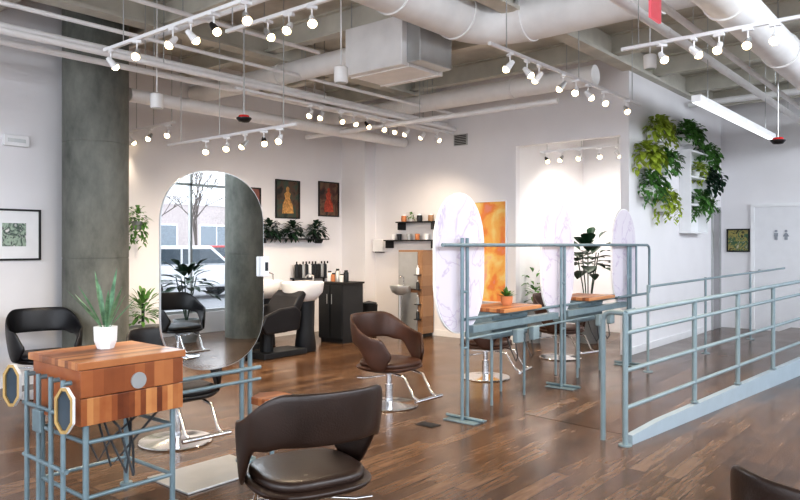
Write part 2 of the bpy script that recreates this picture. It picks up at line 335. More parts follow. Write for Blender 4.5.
# ------------------------------------------------------------ styling chair
def sm(a,b,x):
    t=max(0,min(1,(x-a)/(b-a))); return t*t*(3-2*t)
def make_chair(label,leather):
    t=thing('styling_chair',label,'chair',group='salon styling chairs')
    MB().lathe([(.0,.375),(.86,.375),(.98,.385),(1,.405),(.98,.425),(.90,.438),(.5,.442),(.0,.443)],a=.262,b=.262,cy=.02,p=3,n=32).build('seat',leather,t,smooth=True,sub=1)
    MB().lathe([(.0,.325),(.7,.33),(.95,.350),(1.0,.38),(.95,.392),(.0,.392)],a=.30,b=.285,cy=.005,p=2.7,n=32).build('seat_shell',leather,t,smooth=True,sub=1)
    mb=MB(); A=[]; n=48; th0=math.radians(138)
    for i in range(n+1):
        th=-th0+2*th0*i/n; a=abs(math.degrees(th))
        zt=.850-.185*sm(35,108,a)-.03*sm(108,136,a)
        zb=.605-.03*sm(40,62,a)-.215*sm(70,104,a)
        e=1-.82*sm(120,138,a)
        zm=(zt+zb)/2; hh=(zt-zb)/2*e; zt2=zm+hh; zb2=zm-hh
        p=2.3; C=math.cos(th);Sn=math.sin(th)
        ux=math.copysign(abs(Sn)**(2/p),Sn); uy=-math.copysign(abs(C)**(2/p),C)
        hw=.014
        def pt(off,z):
            f=(z-.38)/.48; R=1+.10*f
            return (ux*(.312*R)+ux*off, uy*(.282*R)+uy*off-.03*max(0,-uy)*f,z)
        q=min(.020,hh*.8)
        A.append([pt(-hw*.5,zt2),pt(hw*.5,zt2),pt(hw,zt2-q),pt(hw*1.25,(zt2+zb2)/2),pt(hw,zb2+q),pt(hw*.5,zb2),pt(-hw*.5,zb2),pt(-hw,zb2+q),pt(-hw*1.1,(zt2+zb2)/2),pt(-hw,zt2-q)])
    m_=10
    for r in A: mb.v+=r
    for i in range(n):
        for k in range(m_): mb.f.append((i*m_+k,(i+1)*m_+k,(i+1)*m_+(k+1)%m_,i*m_+(k+1)%m_))
    mb.f.append(tuple(range(m_))); mb.f.append(tuple(n*m_+k for k in range(m_-1,-1,-1)))
    mb.build('backrest',leather,t,smooth=True,sub=1)
    MB().cyl((0,0,.03),(0,0,.20),.038).cyl((0,0,.18),(0,0,.33),.026).box(-.12,.12,-.12,.12,.315,.33).build('pump_column','chrome',t,smooth=True)
    MB().lathe([(0,.0),(.27,0),(.275,.008),(.27,.016),(.12,.026),(.06,.04),(0,.042)],n=40).build('base','chrome',t,smooth=True)
    MB().tube([(.13,.16,.33),(.13,.30,.31),(.13,.40,.15),(.13,.47,.125)],.012).tube([(-.13,.16,.33),(-.13,.30,.31),(-.13,.40,.15),(-.13,.47,.125)],.012).tube([(-.19,.47,.125),(.19,.47,.125)],.017).build('footrest','chrome',t,smooth=True)
    MB().tube([(.03,-.02,.28),(.20,-.12,.27),(.27,-.16,.28)],.007).build('pump_lever','chrome',t,smooth=True)
    return t
def face(dx,dy): return math.atan2(-dx,dy)
ch_br=make_chair('dark brown leather styling chair in the foreground, seen from behind','brown'); 
x,y=D(308,3.40); ch_br.location=(x,y,0); ch_br.rotation_euler.z=face(-1,.34)
ch_mid=make_chair('chestnut brown leather styling chair standing left of the pipe divider','brown2')
x,y=G(389,405); ch_mid.location=(x,y,0); ch_mid.rotation_euler.z=face(1,.0)
dup(ch_mid,(-4.34,6.70,0),face(1,.2),'brown styling chair behind the divider between the first and second oval panels')
dup(ch_mid,(-4.34,8.52,0),face(1,-.25),'brown styling chair in front of the bright recess behind the divider')
x,y=D(868,2.03); dup(ch_br,(x,y,0),face(.3,1),'brown leather styling chair cut off by the bottom right corner')
ch_bl=make_chair('black styling chair against the left wall below the framed picture','black'); x,y=D(45,7.02); ch_bl.location=(x,y,0); ch_bl.rotation_euler.z=face(1,-.2)
x,y=D(176,5.35); dup(ch_bl,(x,y,0),face(1,-.1),'black styling chair half hidden behind the wooden station table and mirror')
dup(ch_bl,(.55,5.30,0),face(-1,-.1),'black styling chair near the street windows, seen only in the mirror')
# ------------------------------------------------------------ left station
TX0,TX1,TY0,TY1=-4.17,-3.59,1.71,2.32
t=thing('station_table','wooden butcher block station table on pipe legs with a round steel disc','table',((TX0+TX1)/2,(TY0+TY1)/2,0))
hx=(TX1-TX0)/2; hy=(TY1-TY0)/2
MB().box(-hx-.012,hx+.012,-hy-.012,hy+.012,.850,.89).build('tabletop','stript',t,bevel=.004)
MB().box(-hx+.01,hx-.012,-hy+.01,hy-.012,.555,.849).build('body','stripv',t)
MB().box(hx-.012,hx+.008,-hy+.005,hy-.005,.705,.847).build('drawer','cherry',t,bevel=.003)
MB().box(hx-.012,hx+.008,-hy+.005,hy-.005,.558,.700).build('drawer','stripv',t,bevel=.003)
MB().cyl((hx+.008,.02,.755),(hx+.016,.02,.755),.045,n=28).build('disc','alu',t,smooth=True)
for sx in (-1,1):
    for sy in (-1,1):
        x,y=sx*(hx-.03),sy*(hy-.05)
        MB().cyl((x,y,0.0),(x,y,.555),.016).cyl((x,y,0),(x,y,.012),.038).build('leg','steel',t,smooth=True)
for z in (.17,.46):
    for p,q in (((-hx+.03,-hy+.05),(hx-.03,-hy+.05)),((-hx+.03,hy-.05),(hx-.03,hy-.05)),((hx-.03,-hy+.05),(hx-.03,hy-.05)),((-hx+.03,-hy+.05),(-hx+.03,hy-.05))):
        MB().cyl(p+(z,),q+(z,),.012).build('stretcher','steel',t,smooth=True)
for x in (-.22,-.07,.08,.22): MB().cyl((x,-hy-.05,.02),(x,-hy-.05,.80),.013).cyl((x,-hy-.05,.78),(x,-hy-.008,.78),.013).build('conduit','steel',t,smooth=True)
for z in (.33,.62): MB().cyl((-.26,-hy-.05,z),(.26,-hy-.05,z),.012).build('conduit','steel',t,smooth=True)
MB().box(-.06,.04,-hy-.09,-hy-.065,.50,.62).build('outlet_box','steel',t,bevel=.006)
for a,b_ in ((-.2,.1),(-.05,.22),(.12,-.1),(.2,-.2)):
    MB().tube([(a,-.1,.56),(a+.02,-.05,.30+abs(b_)),(a+.05,.02,.22),(a+b_*.5,.1,.34),(b_,.2,.56)],.007,n=6).build('cable','cable',t,smooth=True)
def handmirror(x,y,z,label,rz):
    q=thing('hexagonal_mirror',label,'mirror',(x,y,z),rz,'small hexagonal mirrors hanging on the station table')
    hw,hh,cx,cz=.052,.116,.036,.052
    o=[(-hw+cx,-hh),(hw-cx,-hh),(hw,-hh+cz),(hw,hh-cz),(hw-cx,hh),(-hw+cx,hh),(-hw,hh-cz),(-hw,-hh+cz)]; i=[(a*.74,b*.86) for a,b in o]; n=8
    vs=[(a,-.014,b) for a,b in o]+[(a,-.014,b) for a,b in i]+[(a,0,b) for a,b in i]
    fs=[]
    for k in range(n):
        l=(k+1)%n; fs+=[(k,l,n+l,n+k),(n+k,n+l,2*n+l,2*n+k)]
    MB().add(vs,fs).build('frame','goldf',q)
    MB().add([(a,-.0139,b) for a,b in o]+[(a,.008,b) for a,b in o],[(k,k+8,(k+1)%8+8,(k+1)%8) for k in range(8)]+[tuple(range(8,16))]).build('rim','pot',q)
    MB().add([(a,-.003,b) for a,b in i],[tuple(range(8))]).build('glass','glassdark',q)
    return q
handmirror(TX1+.03,TY0-.085,.665,'small hexagonal gold framed mirror hanging at the near front corner of the wooden table',math.radians(28))
handmirror(TX0+.02,TY0-.105,.72,'small hexagonal gold framed mirror hanging at the rear left corner of the wooden table',math.radians(28))
MX=-3.88; MY=2.745
t=thing('mirror_stand','blue grey pipe stand holding the big rounded mirror beside the wooden table','stand',(MX,3.02,0))
for dy in (-.035,.035):
    MB().cyl((-.03,dy,.012),(-.03,dy,.86),.016).build('post','steel',t,smooth=True)
MB().tube([(-.0,-.62,.65),(-.0,.10,.65)],.015).build('rail','steel',t,smooth=True); MB().tube([(-.0,-.62,.57),(-.0,.10,.57)],.012).build('rail','steel',t,smooth=True)
MB().box(-.24,.22,-.62,.02,.001,.014).build('base_plate','alu',t,bevel=.003)
MB().cyl((-.03,0,0.015),(-.03,0,.03),.07).build('flange','steel',t,smooth=True)
def stad(w,h,e,n=24,p=2.0):
    L=h/2-e; f=lambda v:math.copysign(abs(v)**(2/p),v)
    return [(w/2*f(math.cos(PI*i/n)),L+e*f(math.sin(PI*i/n))) for i in range(n+1)]+[(w/2*f(math.cos(PI+PI*i/n)),-L+e*f(math.sin(PI+PI*i/n))) for i in range(n+1)]
t=thing('standing_mirror','large frameless mirror with rounded ends beside the wooden station table','mirror',(MX,MY,1.335))
MB().prism(stad(.80,1.30,.36,p=2.25),-.008,.006).build('backing','alu',t)
MB().prism(stad(.79,1.29,.355,p=2.25),.0061,.0085).build('glass','mirror',t)
sb=MB().box(.01,.05,.365,.415,-.055,.085).build('switch_box','white',t,bevel=.006); MB().box(.05,.054,.378,.402,-.015,.045).build('button','dark',sb)
def pot(mb,r,h,n=6,z0=0): mb.lathe([(r*.7,z0),(r*.95,z0+h*.35),(r,z0+h),(r*.86,z0+h),(r*.84,z0+h*.85),(0,z0+h*.85)],n=n); return mb
x,y=G(103,348,.89)
t=thing('potted_aloe','spiky aloe in a white faceted pot on the wooden station table','plant',(x+.03,y,.891))
pot(MB(),.066,.13,6).build('pot','pot',t)
mb=MB()
for i in range(13):
    a=2*PI*i/13+random.uniform(-.3,.3); e=random.uniform(.8,1.45)
    mb.leaf((.015*math.cos(a),.015*math.sin(a),.11),(math.cos(a)*math.cos(e),math.sin(a)*math.cos(e),math.sin(e)),random.uniform(.24,.42),.026,.06)
mb.build('leaves','aloe',t)
x,y=D(272,4.45)
t=thing('side_table','small wooden topped side table just behind the foreground chair','table',(x,y,0))
MB().lathe([(.0,.50),(.13,.50),(.13,.54),(.125,.545),(0,.545)],n=6).build('tabletop','stript',t); MB().cyl((0,0,.01),(0,0,.50),.015).build('pole','steel',t,smooth=True); MB().lathe([(.10,0),(.10,.01),(0,.012)],n=24).build('base','steel',t,smooth=True)
# ------------------------------------------------------------ pipe divider
DX=-3.44; DY=4.94
t=thing('pipe_divider','long blue grey pipe divider carrying three oval panels beside the ramp','divider',(DX,DY,0))
for k,ty in enumerate((0,1.81,3.6)):
    for dy in (-.038,.038):
        MB().cyl((0.03,ty+dy,.012),(0.03,ty+dy,1.56 if k==0 else 1.50),.016).build('post','steel',t,smooth=True)
    MB().box(-.13,.19,ty-.10,ty+.10,.0005,.012).build('base_plate','steel',t,bevel=.003)
    MB().cyl((-.16,ty,.026),(.22,ty,.026),.014).build('foot','steel',t,smooth=True)
    for z in (.62,1.1): MB().cyl((.03,ty-.038,z),(.03,ty+.038,z),.012).build('spacer','steel',t,smooth=True)
MB().tube([(.06,-.36,1.50),(.06,4.12,1.50),(.06,4.18,1.48),(.06,4.2,1.44),(.06,4.2,.93),(.06,4.18,.88),(.06,4.12,.87),(.06,3.2,.87)],.016).build('top_rail','steel',t,smooth=True)
MB().tube([(.06,3.75,1.50),(.06,3.75,.87)],.013).build('end_upright','steel',t,smooth=True)
MB().tube([(.0,.0,.86),(.0,3.7,.86)],.014).build('lower_rail','steel',t,smooth=True); MB().tube([(.06,0,.70),(.06,3.7,.70)],.012).build('lower_rail','steel',t,smooth=True)
for a,b in ((.12,1.70),(1.92,3.5)): MB().box(-.05,.04,a,b,.735,.80).build('cable_tray','steel',t,bevel=.004)
for i,ty in enumerate((0.02,1.82,3.58)):
    q=thing('oval_panel',('pale marbled oval panel on the divider, nearest the foreground','pale marbled oval panel on the middle post of the divider','pale marbled oval panel farthest along the divider beside the ramp')[i],'mirror',(DX-.035,DY+ty,1.345),0,'oval panels on the pipe divider')
    MB().prism(stad(.74,1.21,.46,p=2.1),-.012,.008).build('backing','white',q)
    MB().prism(stad(.72,1.19,.45,p=2.1),.0081,.012).build('face','marble',q)
for i,ty in enumerate((.93,2.72)):
    q=thing('divider_table',('butcher block topped drawer table built into the divider, between the nearest two oval panels','butcher block topped drawer table built into the divider, between the two farther oval panels')[i],'table',(DX-.17,DY+ty,0),0,'drawer tables along the divider')
    MB().box(-.24,.24,-.35,.35,.875,.91).build('tabletop','stript',q,bevel=.004)
    MB().box(-.22,.09,-.33,.33,.62,.874).build('body','steel',q,bevel=.004)
    for a,b in ((-.32,-.01),(.01,.32)): MB().box(.09,.10,a,b,.81,.865).build('drawer_front','rail',q,bevel=.003)
    for sx in (-.2,.07):
        for sy in (-.3,.3): MB().cyl((sx,sy,0),(sx,sy,.62),.014).build('leg','steel',q,smooth=True)
    for a in (-.22,.08): MB().box(.245,.30,a,a+.12,.59,.72).build('tool_holder','rail',q,bevel=.01)
    for a in (-.16,.14): MB().tube([(.24,a,.6),(.25,a+.03,.45),(.2,a+.08,.40),(.12,a+.12,.5),(.08,a+.1,.64)],.006,n=6).build('cable','cable',q,smooth=True)
q=thing('potted_succulent','small green succulent in a clay pot on the nearer divider table','plant',(DX-.15,DY+.98,.911))
pot(MB(),.06,.09,16).build('pot','terra',q,smooth=True)
mb=MB()
for i in range(26):
    a=random.uniform(0,2*PI); e=random.uniform(.3,1.4); mb.leaf((0,0,.075),(math.cos(a)*math.cos(e),math.sin(a)*math.cos(e),math.sin(e)),random.uniform(.07,.13),.035,.1)
mb.build('leaves','leaf',q)
# ------------------------------------------------------------ plants
def bush(mb,c,R,n,L,W,droop=.5,trail=0,tl=.4):
    cx,cy,cz=c
    for i in range(n):
        a=random.uniform(0,2*PI); e=random.uniform(-.4,1.4); rr=random.random()**.5
        d=(math.cos(a)*math.cos(e),math.sin(a)*math.cos(e),math.sin(e))
        p=(cx+d[0]*R[0]*rr,cy+d[1]*R[1]*rr,cz+d[2]*R[2]*rr)
        mb.leaf(p,(d[0],d[1],d[2]*.6+.1),random.uniform(.7,1.2)*L,random.uniform(.7,1.2)*W,droop)
    for i in range(trail):
        a=random.uniform(0,2*PI); x=cx+math.cos(a)*R[0]*.9; y=cy+math.sin(a)*R[1]*.9; z=cz
        ln=random.uniform(.5,1)*tl; k=int(ln/.04)
        for j in range(k):
            z-=.04; x+=random.uniform(-.02,.02); y+=random.uniform(-.02,.02)
            b=random.uniform(0,2*PI); mb.leaf((x,y,z),(math.cos(b),math.sin(b),-.3),L*.7,W*.8,.6)
def potted(name,label,loc,R,n,L,W,m='leaf',potr=.09,poth=.14,potm='pot',trail=0,tl=.4,droop=.5,cz=None,cat='plant',group=None,stem=False):
    t=thing(name,label,cat,loc,0,group)
    pot(MB(),potr,poth,18).build('pot',potm,t,smooth=True)
    mb=MB(); bush(mb,(0,0,poth+R[2]*.2 if cz is None else cz),R,n,L,W,droop,trail,tl); mb.build('foliage',m,t)
    if stem: 
        for k in range(5):
            a=k*1.3; MB().tube([(0,0,poth*.8),(math.cos(a)*R[0]*.25,math.sin(a)*R[1]*.25,cz*.75),(math.cos(a)*R[0]*.5,math.sin(a)*R[1]*.5,cz+R[2]*.4)],.009,n=6).build('stem','leafd',t)
    return t
WX=-3.71
def wallplant(px,py,label,R,n,L,W,m,trail,tl):
    y,z=onx(px,py,WX+.16)
    t=thing('wall_plant',label,'plant',(WX+.005,y,z),0,'plants hung on the white wall above the ramp')
    MB().add([(0,-.13,-.08),(0,.13,-.08),(.17,.13,-.08),(.17,-.13,-.08),(0,-.13,.07),(0,.13,.07),(.20,.13,.07),(.20,-.13,.07)],[(3,2,1,0),(0,1,5,4),(1,2,6,5),(2,3,7,6),(3,0,4,7)]).build('planter','pot',t)
    mb=MB(); bush(mb,(.13,0,.12),R,n,L,W,.5,trail,tl)
    for i in range(n//2):
        b=random.uniform(0,2*PI); mb.leaf((random.uniform(.10,.26),random.uniform(-1,1)*R[1]*.9,.08+random.uniform(-.9,1)*R[2]),(random.uniform(.2,1),math.cos(b),math.sin(b)*.6),L*.9,W,.6)
    mb.v=[(max(v[0],.004),v[1],v[2]) for v in mb.v]
    mb.build('foliage',m,t); return t
wallplant(661,136,'yellow green leafy plant at the top left of the wall planters',(.16,.30,.15),170,.11,.065,'leafy',7,.3)
wallplant(650,162,'broad leaved light green plant at the left edge of the wall planters',(.16,.24,.15),90,.14,.09,'leafy',6,.35)
wallplant(669,168,'dark green bushy plant between the light plants on the wall planters',(.16,.27,.16),170,.10,.055,'leaf',6,.3)
wallplant(654,191,'mid green bushy plant in the middle left of the wall planters',(.16,.27,.16),170,.10,.055,'leaf',9,.35)
wallplant(668,206,'lower yellow green trailing plant left of the white wall shelf',(.15,.26,.13),150,.09,.05,'leafy',12,.4)
wallplant(690,139,'dark green plant at the top of the wall planters',(.17,.40,.15),190,.11,.06,'leaf',10,.25)
wallplant(709,163,'mid green plant in the upper right of the wall planters',(.17,.38,.17),160,.12,.065,'leaf',8,.25)
wallplant(711,187,'dark leaved plant at the right edge of the wall planters',(.17,.40,.17),140,.12,.075,'leafd',7,.3)
wallplant(705,210,'dark trailing plant at the lower right of the wall planters',(.15,.38,.13),150,.10,.055,'leaf',12,.3)
y0,z0=onx(679,150,WX); y1,z1=onx(697,234,WX)
t=thing('wall_shelf','white wall mounted box shelf between the hanging plants','shelf',(WX+.001,(y0+y1)/2,z1))
w=(y1-y0)/2
MB().box(0,.02,-w,w,0,z0-z1).box(.02,.18,-w,-w+.03,0,z0-z1).box(.02,.18,w-.03,w,0,z0-z1).build('case','white',t,bevel=.003)
for k in range(4):
    zz=k*(z0-z1)/3.0+(0 if k<3 else -.03)
    MB().box(.02,.18,-w+.03,w-.03,zz,zz+.03).build('shelf_board','white',t)
    if 0<k<3: 
        q=thing('shelf_pot_plant',('','small trailing plant on the lower board of the white wall shelf','small leafy plant on the upper board of the white wall shelf')[k],'plant',(WX+.12,(y0+y1)/2,z1+zz+.031),0)
        pot(MB(),.06,.09,14).build('pot','pot',q); mb=MB(); bush(mb,(.04,0,.12),(.12,.22,.10),100,.10,.055,.5,6,.25); mb.v=[(max(v[0],-.09),v[1],v[2]) for v in mb.v]; mb.build('foliage','leafy' if k==2 else 'leaf',q)
y,z=onx(137,256,-8.62)
potted('hanging_plant','trailing plant hanging on the rear wall just right of the concrete column',(-8.62,y,z+.35),(.10,.12,.16),60,.10,.045,'leaf',.07,.11,'greypot',9,.42)
y,_=onx(143,345,-8.55)
t=thing('planter_box','low grey planter box on the floor right of the concrete column','planter',(-8.55,y,0))
MB().box(-.2,.2,-.30,.30,0,.42).box(-.17,.17,-.27,.27,.42,.421).build('box','greypot',t,bevel=.01)
t2=thing('planter_plant','upright green leafy plant growing in the grey planter box','plant',(-8.55,y,.425))
mb=MB(); bush(mb,(0,0,.15),(.16,.24,.28),120,.20,.045,.3); mb.v=[(max(v[0],-.3),v[1],max(v[2],.005)) for v in mb.v]; mb.build('foliage','leaf',t2)
MB().cyl((0,0,0),(0,0,.3),.02).build('stem','leafd',t2)
ya,zl=onx(263,238,-8.75); yb,_=onx(325,238,-8.75)
for px,lb in ((271,'small dark trailing plant at the left end of the shelf below the posters'),(294,'dark fern in the middle of the shelf below the posters'),(317,'dark trailing plant at the right end of the shelf below the posters')):
    y,_=onx(px,236,-8.75)
    t=potted('shelf_plant',lb,(-8.77,y,zl+.001),(.09,.15,.15),110,.13,.06,'leafd',.06,.09,'dark',6,.16,group='plants under the posters')
    fo=t.children[1]
    for v in fo.data.vertices: v.co.x=max(v.co.x,-.12)
t=thing('plant_ledge','thin wall ledge holding dark plants below the posters','shelf',(-8.899,ya-.05,zl-.02))
Ll=min(yb-ya+.1,8.95-ya)
MB().box(0,.20,0,Ll,0,.02).build('board','dark',t,bevel=.003)
for a in (.1,Ll-.15): MB().box(0,.15,a,a+.02,-.06,0).build('bracket','dark',t)
potted('rubber_plant','tall dark rubber plant in the bright recess behind the divider',(-4.68,10.1,0),(.34,.40,.46),52,.28,.20,'leafd',.2,.4,'greypot',0,0,.35,cz=1.20,stem=True)
x,y=D(530,10.8)
potted('floor_plant','small green plant on the floor at the left edge of the bright recess',(x+.08,y,0),(.14,.16,.45),45,.18,.06,'leaf',.12,.6,'greypot')
potted('window_plant','large dark leafy plant on the floor by the street windows, seen in the mirror',(1.75,6.20,0),(.32,.32,.40),46,.32,.15,'leafd',.2,.35,'greypot',0,0,.35,cz=.85,stem=True)
# ------------------------------------------------------------ wall art
def frame_x(px0,py0,px1,py1,x,label,artm,fm='blackm',name='framed_poster',matte=0,fig=None):
    y0,zt=onx(px0,py0,x); y1,zb=onx(px1,py1,x); yc,zc=(y0+y1)/2,(zt+zb)/2; hw,hh=(y1-y0)/2,(zt-zb)/2
    t=thing(name,label,'picture',(x+.001,yc,zc)); fw=.02
    MB().box(0,.03,-hw,hw,hh-fw,hh).box(0,.03,-hw,hw,-hh,-hh+fw).box(0,.03,-hw,-hw+fw,-hh+fw,hh-fw).box(0,.03,hw-fw,hw,-hh+fw,hh-fw).build('frame',fm,t,bevel=.002)
    MB().box(0,.012,-hw+fw,hw-fw,-hh+fw,hh-fw).build('mount' if matte else 'picture','white' if matte else artm,t)
    if matte: MB().box(.012,.014,-hw+matte,hw-matte,-hh+matte,hh-matte).build('picture',artm,t)
    if fig:
        f=[(-.45,-.75),(.5,-.72),(.38,-.25),(.16,.08),(.25,.3),(.1,.38),(.13,.58),(0,.68),(-.13,.58),(-.1,.38),(-.3,.28),(-.2,.05),(-.42,-.3)]
        MB().prism([(a*hw,b*hh) for a,b in f],.0121,.014).build('printed_figure',fig,t)
    return t
frame_x(-14,208,40,260,-7.9,'framed picture with wide white mount on the left wall',art('botanical_print',[(.75,.75,.72),(.08,.12,.1),(.4,.5,.4),(.05,.05,.06)],9),'blackm','framed_picture',.15)
frame_x(246,187,260,207,-8.9,'small dark poster partly behind the mirror edge',art('dark_print',[(.03,.03,.04),(.25,.1,.08),(.05,.05,.05)],3))
frame_x(275,179,299,219,-8.9,'dark framed poster with golden figure, left of the pair on the rear wall',art('orange_figure_print',[(.02,.02,.02),(.10,.06,.04),(.05,.08,.06),(.02,.03,.03)],3.2),fig='gold')
frame_x(318,181,338,217,-8.9,'dark framed poster with red figure, right of the pair on the rear wall',art('red_figure_print',[(.03,.02,.02),(.10,.04,.03),(.16,.10,.06),(.04,.03,.03)],3.6),fig='redp')
def frame_y(px0,py0,px1,py1,y,label,artm,fm,name='framed_painting',fw=.025):
    x0,zt=ony(px0,py0,y); x1,zb=ony(px1,py1,y); xc,zc=(x0+x1)/2,(zt+zb)/2; hw,hh=(x1-x0)/2,(zt-zb)/2
    t=thing(name,label,'picture',(xc,y-.001,zc))
    MB().box(-hw,hw,-.03,0,hh-fw,hh).box(-hw,hw,-.03,0,-hh,-hh+fw).box(-hw,-hw+fw,-.03,0,-hh+fw,hh-fw).box(hw-fw,hw,-.03,0,-hh+fw,hh-fw).build('frame',fm,t,bevel=.002)
    MB().box(-hw+fw,hw-fw,-.015,0,-hh+fw,hh-fw).build('picture',artm,t)
frame_y(473,202,507,303,9.28,'tall abstract painting in yellow, orange and pink on the back wall',art('yellow_orange_abstract',[(.76,.28,.20),(.80,.26,.07),(.84,.46,.12),(.84,.62,.24),(.82,.42,.30)],2.2,5,.5),'white',fw=.014)
frame_y(727,229,750,252,13.6,'small dark framed picture on the far wall left of the door',art('small_dark_print',[(.02,.03,.02),(.35,.3,.1),(.05,.12,.06),(.5,.45,.3)],8),'blackm','framed_picture')
# ------------------------------------------------------------ shampoo area
def shampoo(x,y,label):
    t=thing('shampoo_unit',label,'shampoo chair',(x,y,0),0,'shampoo units')
    MB().lathe([(.13,0),(.14,.02),(.11,.3),(.12,.76),(.0,.76)],cy=.60,a=1,b=1.2,n=20).build('pedestal','dark',t,smooth=True)
    MB().lathe([(.05,.70),(.16,.72),(.25,.83),(.27,.97),(.255,.98),(.24,.97),(.21,.86),(.12,.76),(0,.75)],cy=.55,a=.95,b=1.1,p=2.6,n=28).build('bowl','pot',t,smooth=True)
    MB().tube([(0,.75,.94),(0,.75,1.06),(0,.67,1.09),(0,.60,1.04)],.012).build('tap','chrome',t,smooth=True)
    MB().lathe([(.9,.34),(1,.38),(1,.44),(.9,.48),(0,.49)],cy=-.12,a=.28,b=.32,p=3,n=24).build('seat','black',t,smooth=True)
    prof=[(.06,.40),(.16,.46),(.28,.64),(.38,.83),(.33,.88),(.23,.80),(.06,.56),(-.02,.46)]
    MB().prism(prof,-.27,.27).build('backrest','black',t,bevel=.02)
    for sx in (-1,1): MB().prism([(.22,.36),(.26,.60),(.16,.68),(-.10,.66),(-.36,.58),(-.42,.46),(-.34,.34)],sx*.27-.035,sx*.27+.035).build('armrest','black',t,bevel=.02)
    MB().box(-.2,.2,-.3,.45,.0,.08).cyl((0,-.1,.06),(0,-.1,.36),.09).build('base','dark',t,bevel=.01)
    MB().prism([(-.38,.44),(-.66,.20),(-.62,.15),(-.34,.36)],-.22,.22).build('leg_rest','black',t,bevel=.015)
shampoo(-7.38,6.14,'black shampoo chair with a white basin, nearer of the two by the rear wall')
shampoo(-8.22,6.10,'black shampoo chair with a white basin, against the rear wall mostly behind the big mirror')
ya,z=onx(296,278,-8.75); yb,_=onx(332,278,-8.75)
t=thing('product_shelf','narrow dark shelf of bottles on the rear wall below the plants','shelf',(-8.899,ya,z-.02))
MB().box(0,.2,0,yb-ya,0,.018).build('board','dark',t)
for a in (.05,yb-ya-.08): MB().box(0,.02,a,a+.03,-.1,0).build('bracket','dark',t)
nb=11
for i in range(nb):
    y=ya+.06+(yb-ya-.12)*i/(nb-1); cm=('dark','blackm','alu','dark','white','dark')[i%6]; hb=.21
    cw={'dark':'dark grey','blackm':'black','white':'white','alu':'silver'}[cm]
    q=thing('product_bottle','%s bottle, %s from the left on the dark product shelf'%(cw,ORD[i]),'bottle',(-8.80,y,z-.0015),0,'hair product bottles on the rear wall')
    MB().lathe([(.0,0),(.036,0),(.038,.01),(.038,hb),(.014,hb+.02),(.0,hb+.02)],n=12).build('body',cm,q,smooth=True); MB().cyl((0,0,hb+.02),(0,0,hb+.06),.012,n=8).build('cap','blackm' if cm!='blackm' else 'white',q)
x0,y0=D(327,10.6)
CW=.26
t=thing('counter_cabinet','dark base cabinet with black counter top beside the shampoo chairs','cabinet',(x0-.05,y0+.35,0))
MB().box(-CW,CW,-.22,.22,.06,.90).box(-CW+.02,CW-.02,-.20,.20,0,.06).build('body','dark',t); MB().box(-CW-.02,CW+.02,-.24,.24,.901,.93).build('countertop','blackm',t,bevel=.003)
for s in (-1,1):
    dd=MB().box(min(s*.01,s*(CW-.01)),max(s*.01,s*(CW-.01)),-.238,-.221,.08,.88).build('door','dark',t,bevel=.003); MB().cyl((s*.05,-.255,.6),(s*.05,-.255,.75),.006).build('handle','alu',dd,smooth=True)
for i,(dx,cm,cn,h) in enumerate(((-.21,'white','white',.16),(-.12,'terra','orange',.13),(-.03,'alu','silver',.20),(.06,'white','white',.12),(.15,'dark','dark',.18))):
    q=thing('counter_jar','%s container, %s from the left on the dark counter cabinet'%(cn,ORD[i]),'container',(x0-.05+dx,y0+.31,.931),0,'containers on the dark counter')
    MB().lathe([(.0,0),(.038,0),(.04,.01),(.04,h*.8),(.03,h*.85),(0,h*.85)],n=14).build('body',cm,q,smooth=True); MB().cyl((0,0,h*.85),(0,0,h),.028,n=12).build('lid','dark',q)
x,y=G(369,336)
t=thing('waste_bin','black waste bin against the back wall right of the dark cabinet','bin',(x,y,0)); MB().lathe([(.0,0),(.12,0),(.14,.5),(.145,.52),(.13,.52),(.12,.45),(0,.45)],n=24).build('body','blackm',t,smooth=True); MB().lathe([(.0,.53),(.13,.53),(.13,.55),(0,.58)],n=24).build('lid','dark',t,smooth=True)
BY=9.28
xa,zt=ony(405,250,BY-.15); xb,_=ony(429,250,BY-.15)
t=thing('tall_cabinet','tall narrow wood and steel station on the back wall below the black shelves','cabinet',((xa+xb)/2,BY-.19,0)); w=(xb-xa)/2
MB().box(-w,w,-.13,.16,.05,zt).build('body','wood',t,bevel=.004)
MB().box(-w+.02,w-.10,-.145,-.131,.08,.72).build('door','alu',t,bevel=.003); MB().box(-w+.01,w-.10,-.145,-.131,.78,zt-.03).build('steel_panel','alu',t,bevel=.003)
MB().box(w-.09,w-.01,-.145,-.131,.08,zt-.03).build('side_rack','wood',t); MB().box(-w+.02,w-.02,-.11,.15,0,.05).build('plinth','dark',t)
for i in range(4):
    z=.30+.24*i
    MB().box(w-.10,w-.01,-.235,-.146,z-.012,z).build('rack_board','dark',t)
    q=thing('rack_bottle','small dark bottle on the side rack of the tall cabinet, %s from the floor'%ORD[i] if i!=3 else 'white bottle on the top board of the side rack of the tall cabinet','bottle',((xa+xb)/2+w-.055,BY-.38,z+.0005),0,'bottles on the side rack')
    MB().lathe([(0,0),(.026,0),(.026,.1),(.012,.12),(0,.125)],n=10).build('body',('dark','greypot','dark','pot')[i],q,smooth=True); MB().cyl((0,0,.125),(0,0,.15),.01,n=8).build('cap','white',q)
x,z=ony(406,287,BY-.4)
t=thing('wall_basin','small grey rounded basin in front of the tall wooden cabinet','basin',(x,BY-.56,z))
MB().lathe([(.06,-.12),(.14,-.08),(.18,.0),(.18,.03),(.165,.03),(.13,-.04),(0,-.06)],a=1,b=.8,n=28).build('bowl','alu',t,smooth=True); MB().box(-.08,.08,.1,.19,-.09,.02).build('mounting_block','alu',t,bevel=.01); MB().cyl((0,0,-z),(0,0,-.1),.025).build('pedestal','alu',t,smooth=True); MB().tube([(0,.1,.02),(0,.1,.17),(0,.02,.19),(0,0,.15)],.01).build('tap','chrome',t,smooth=True)
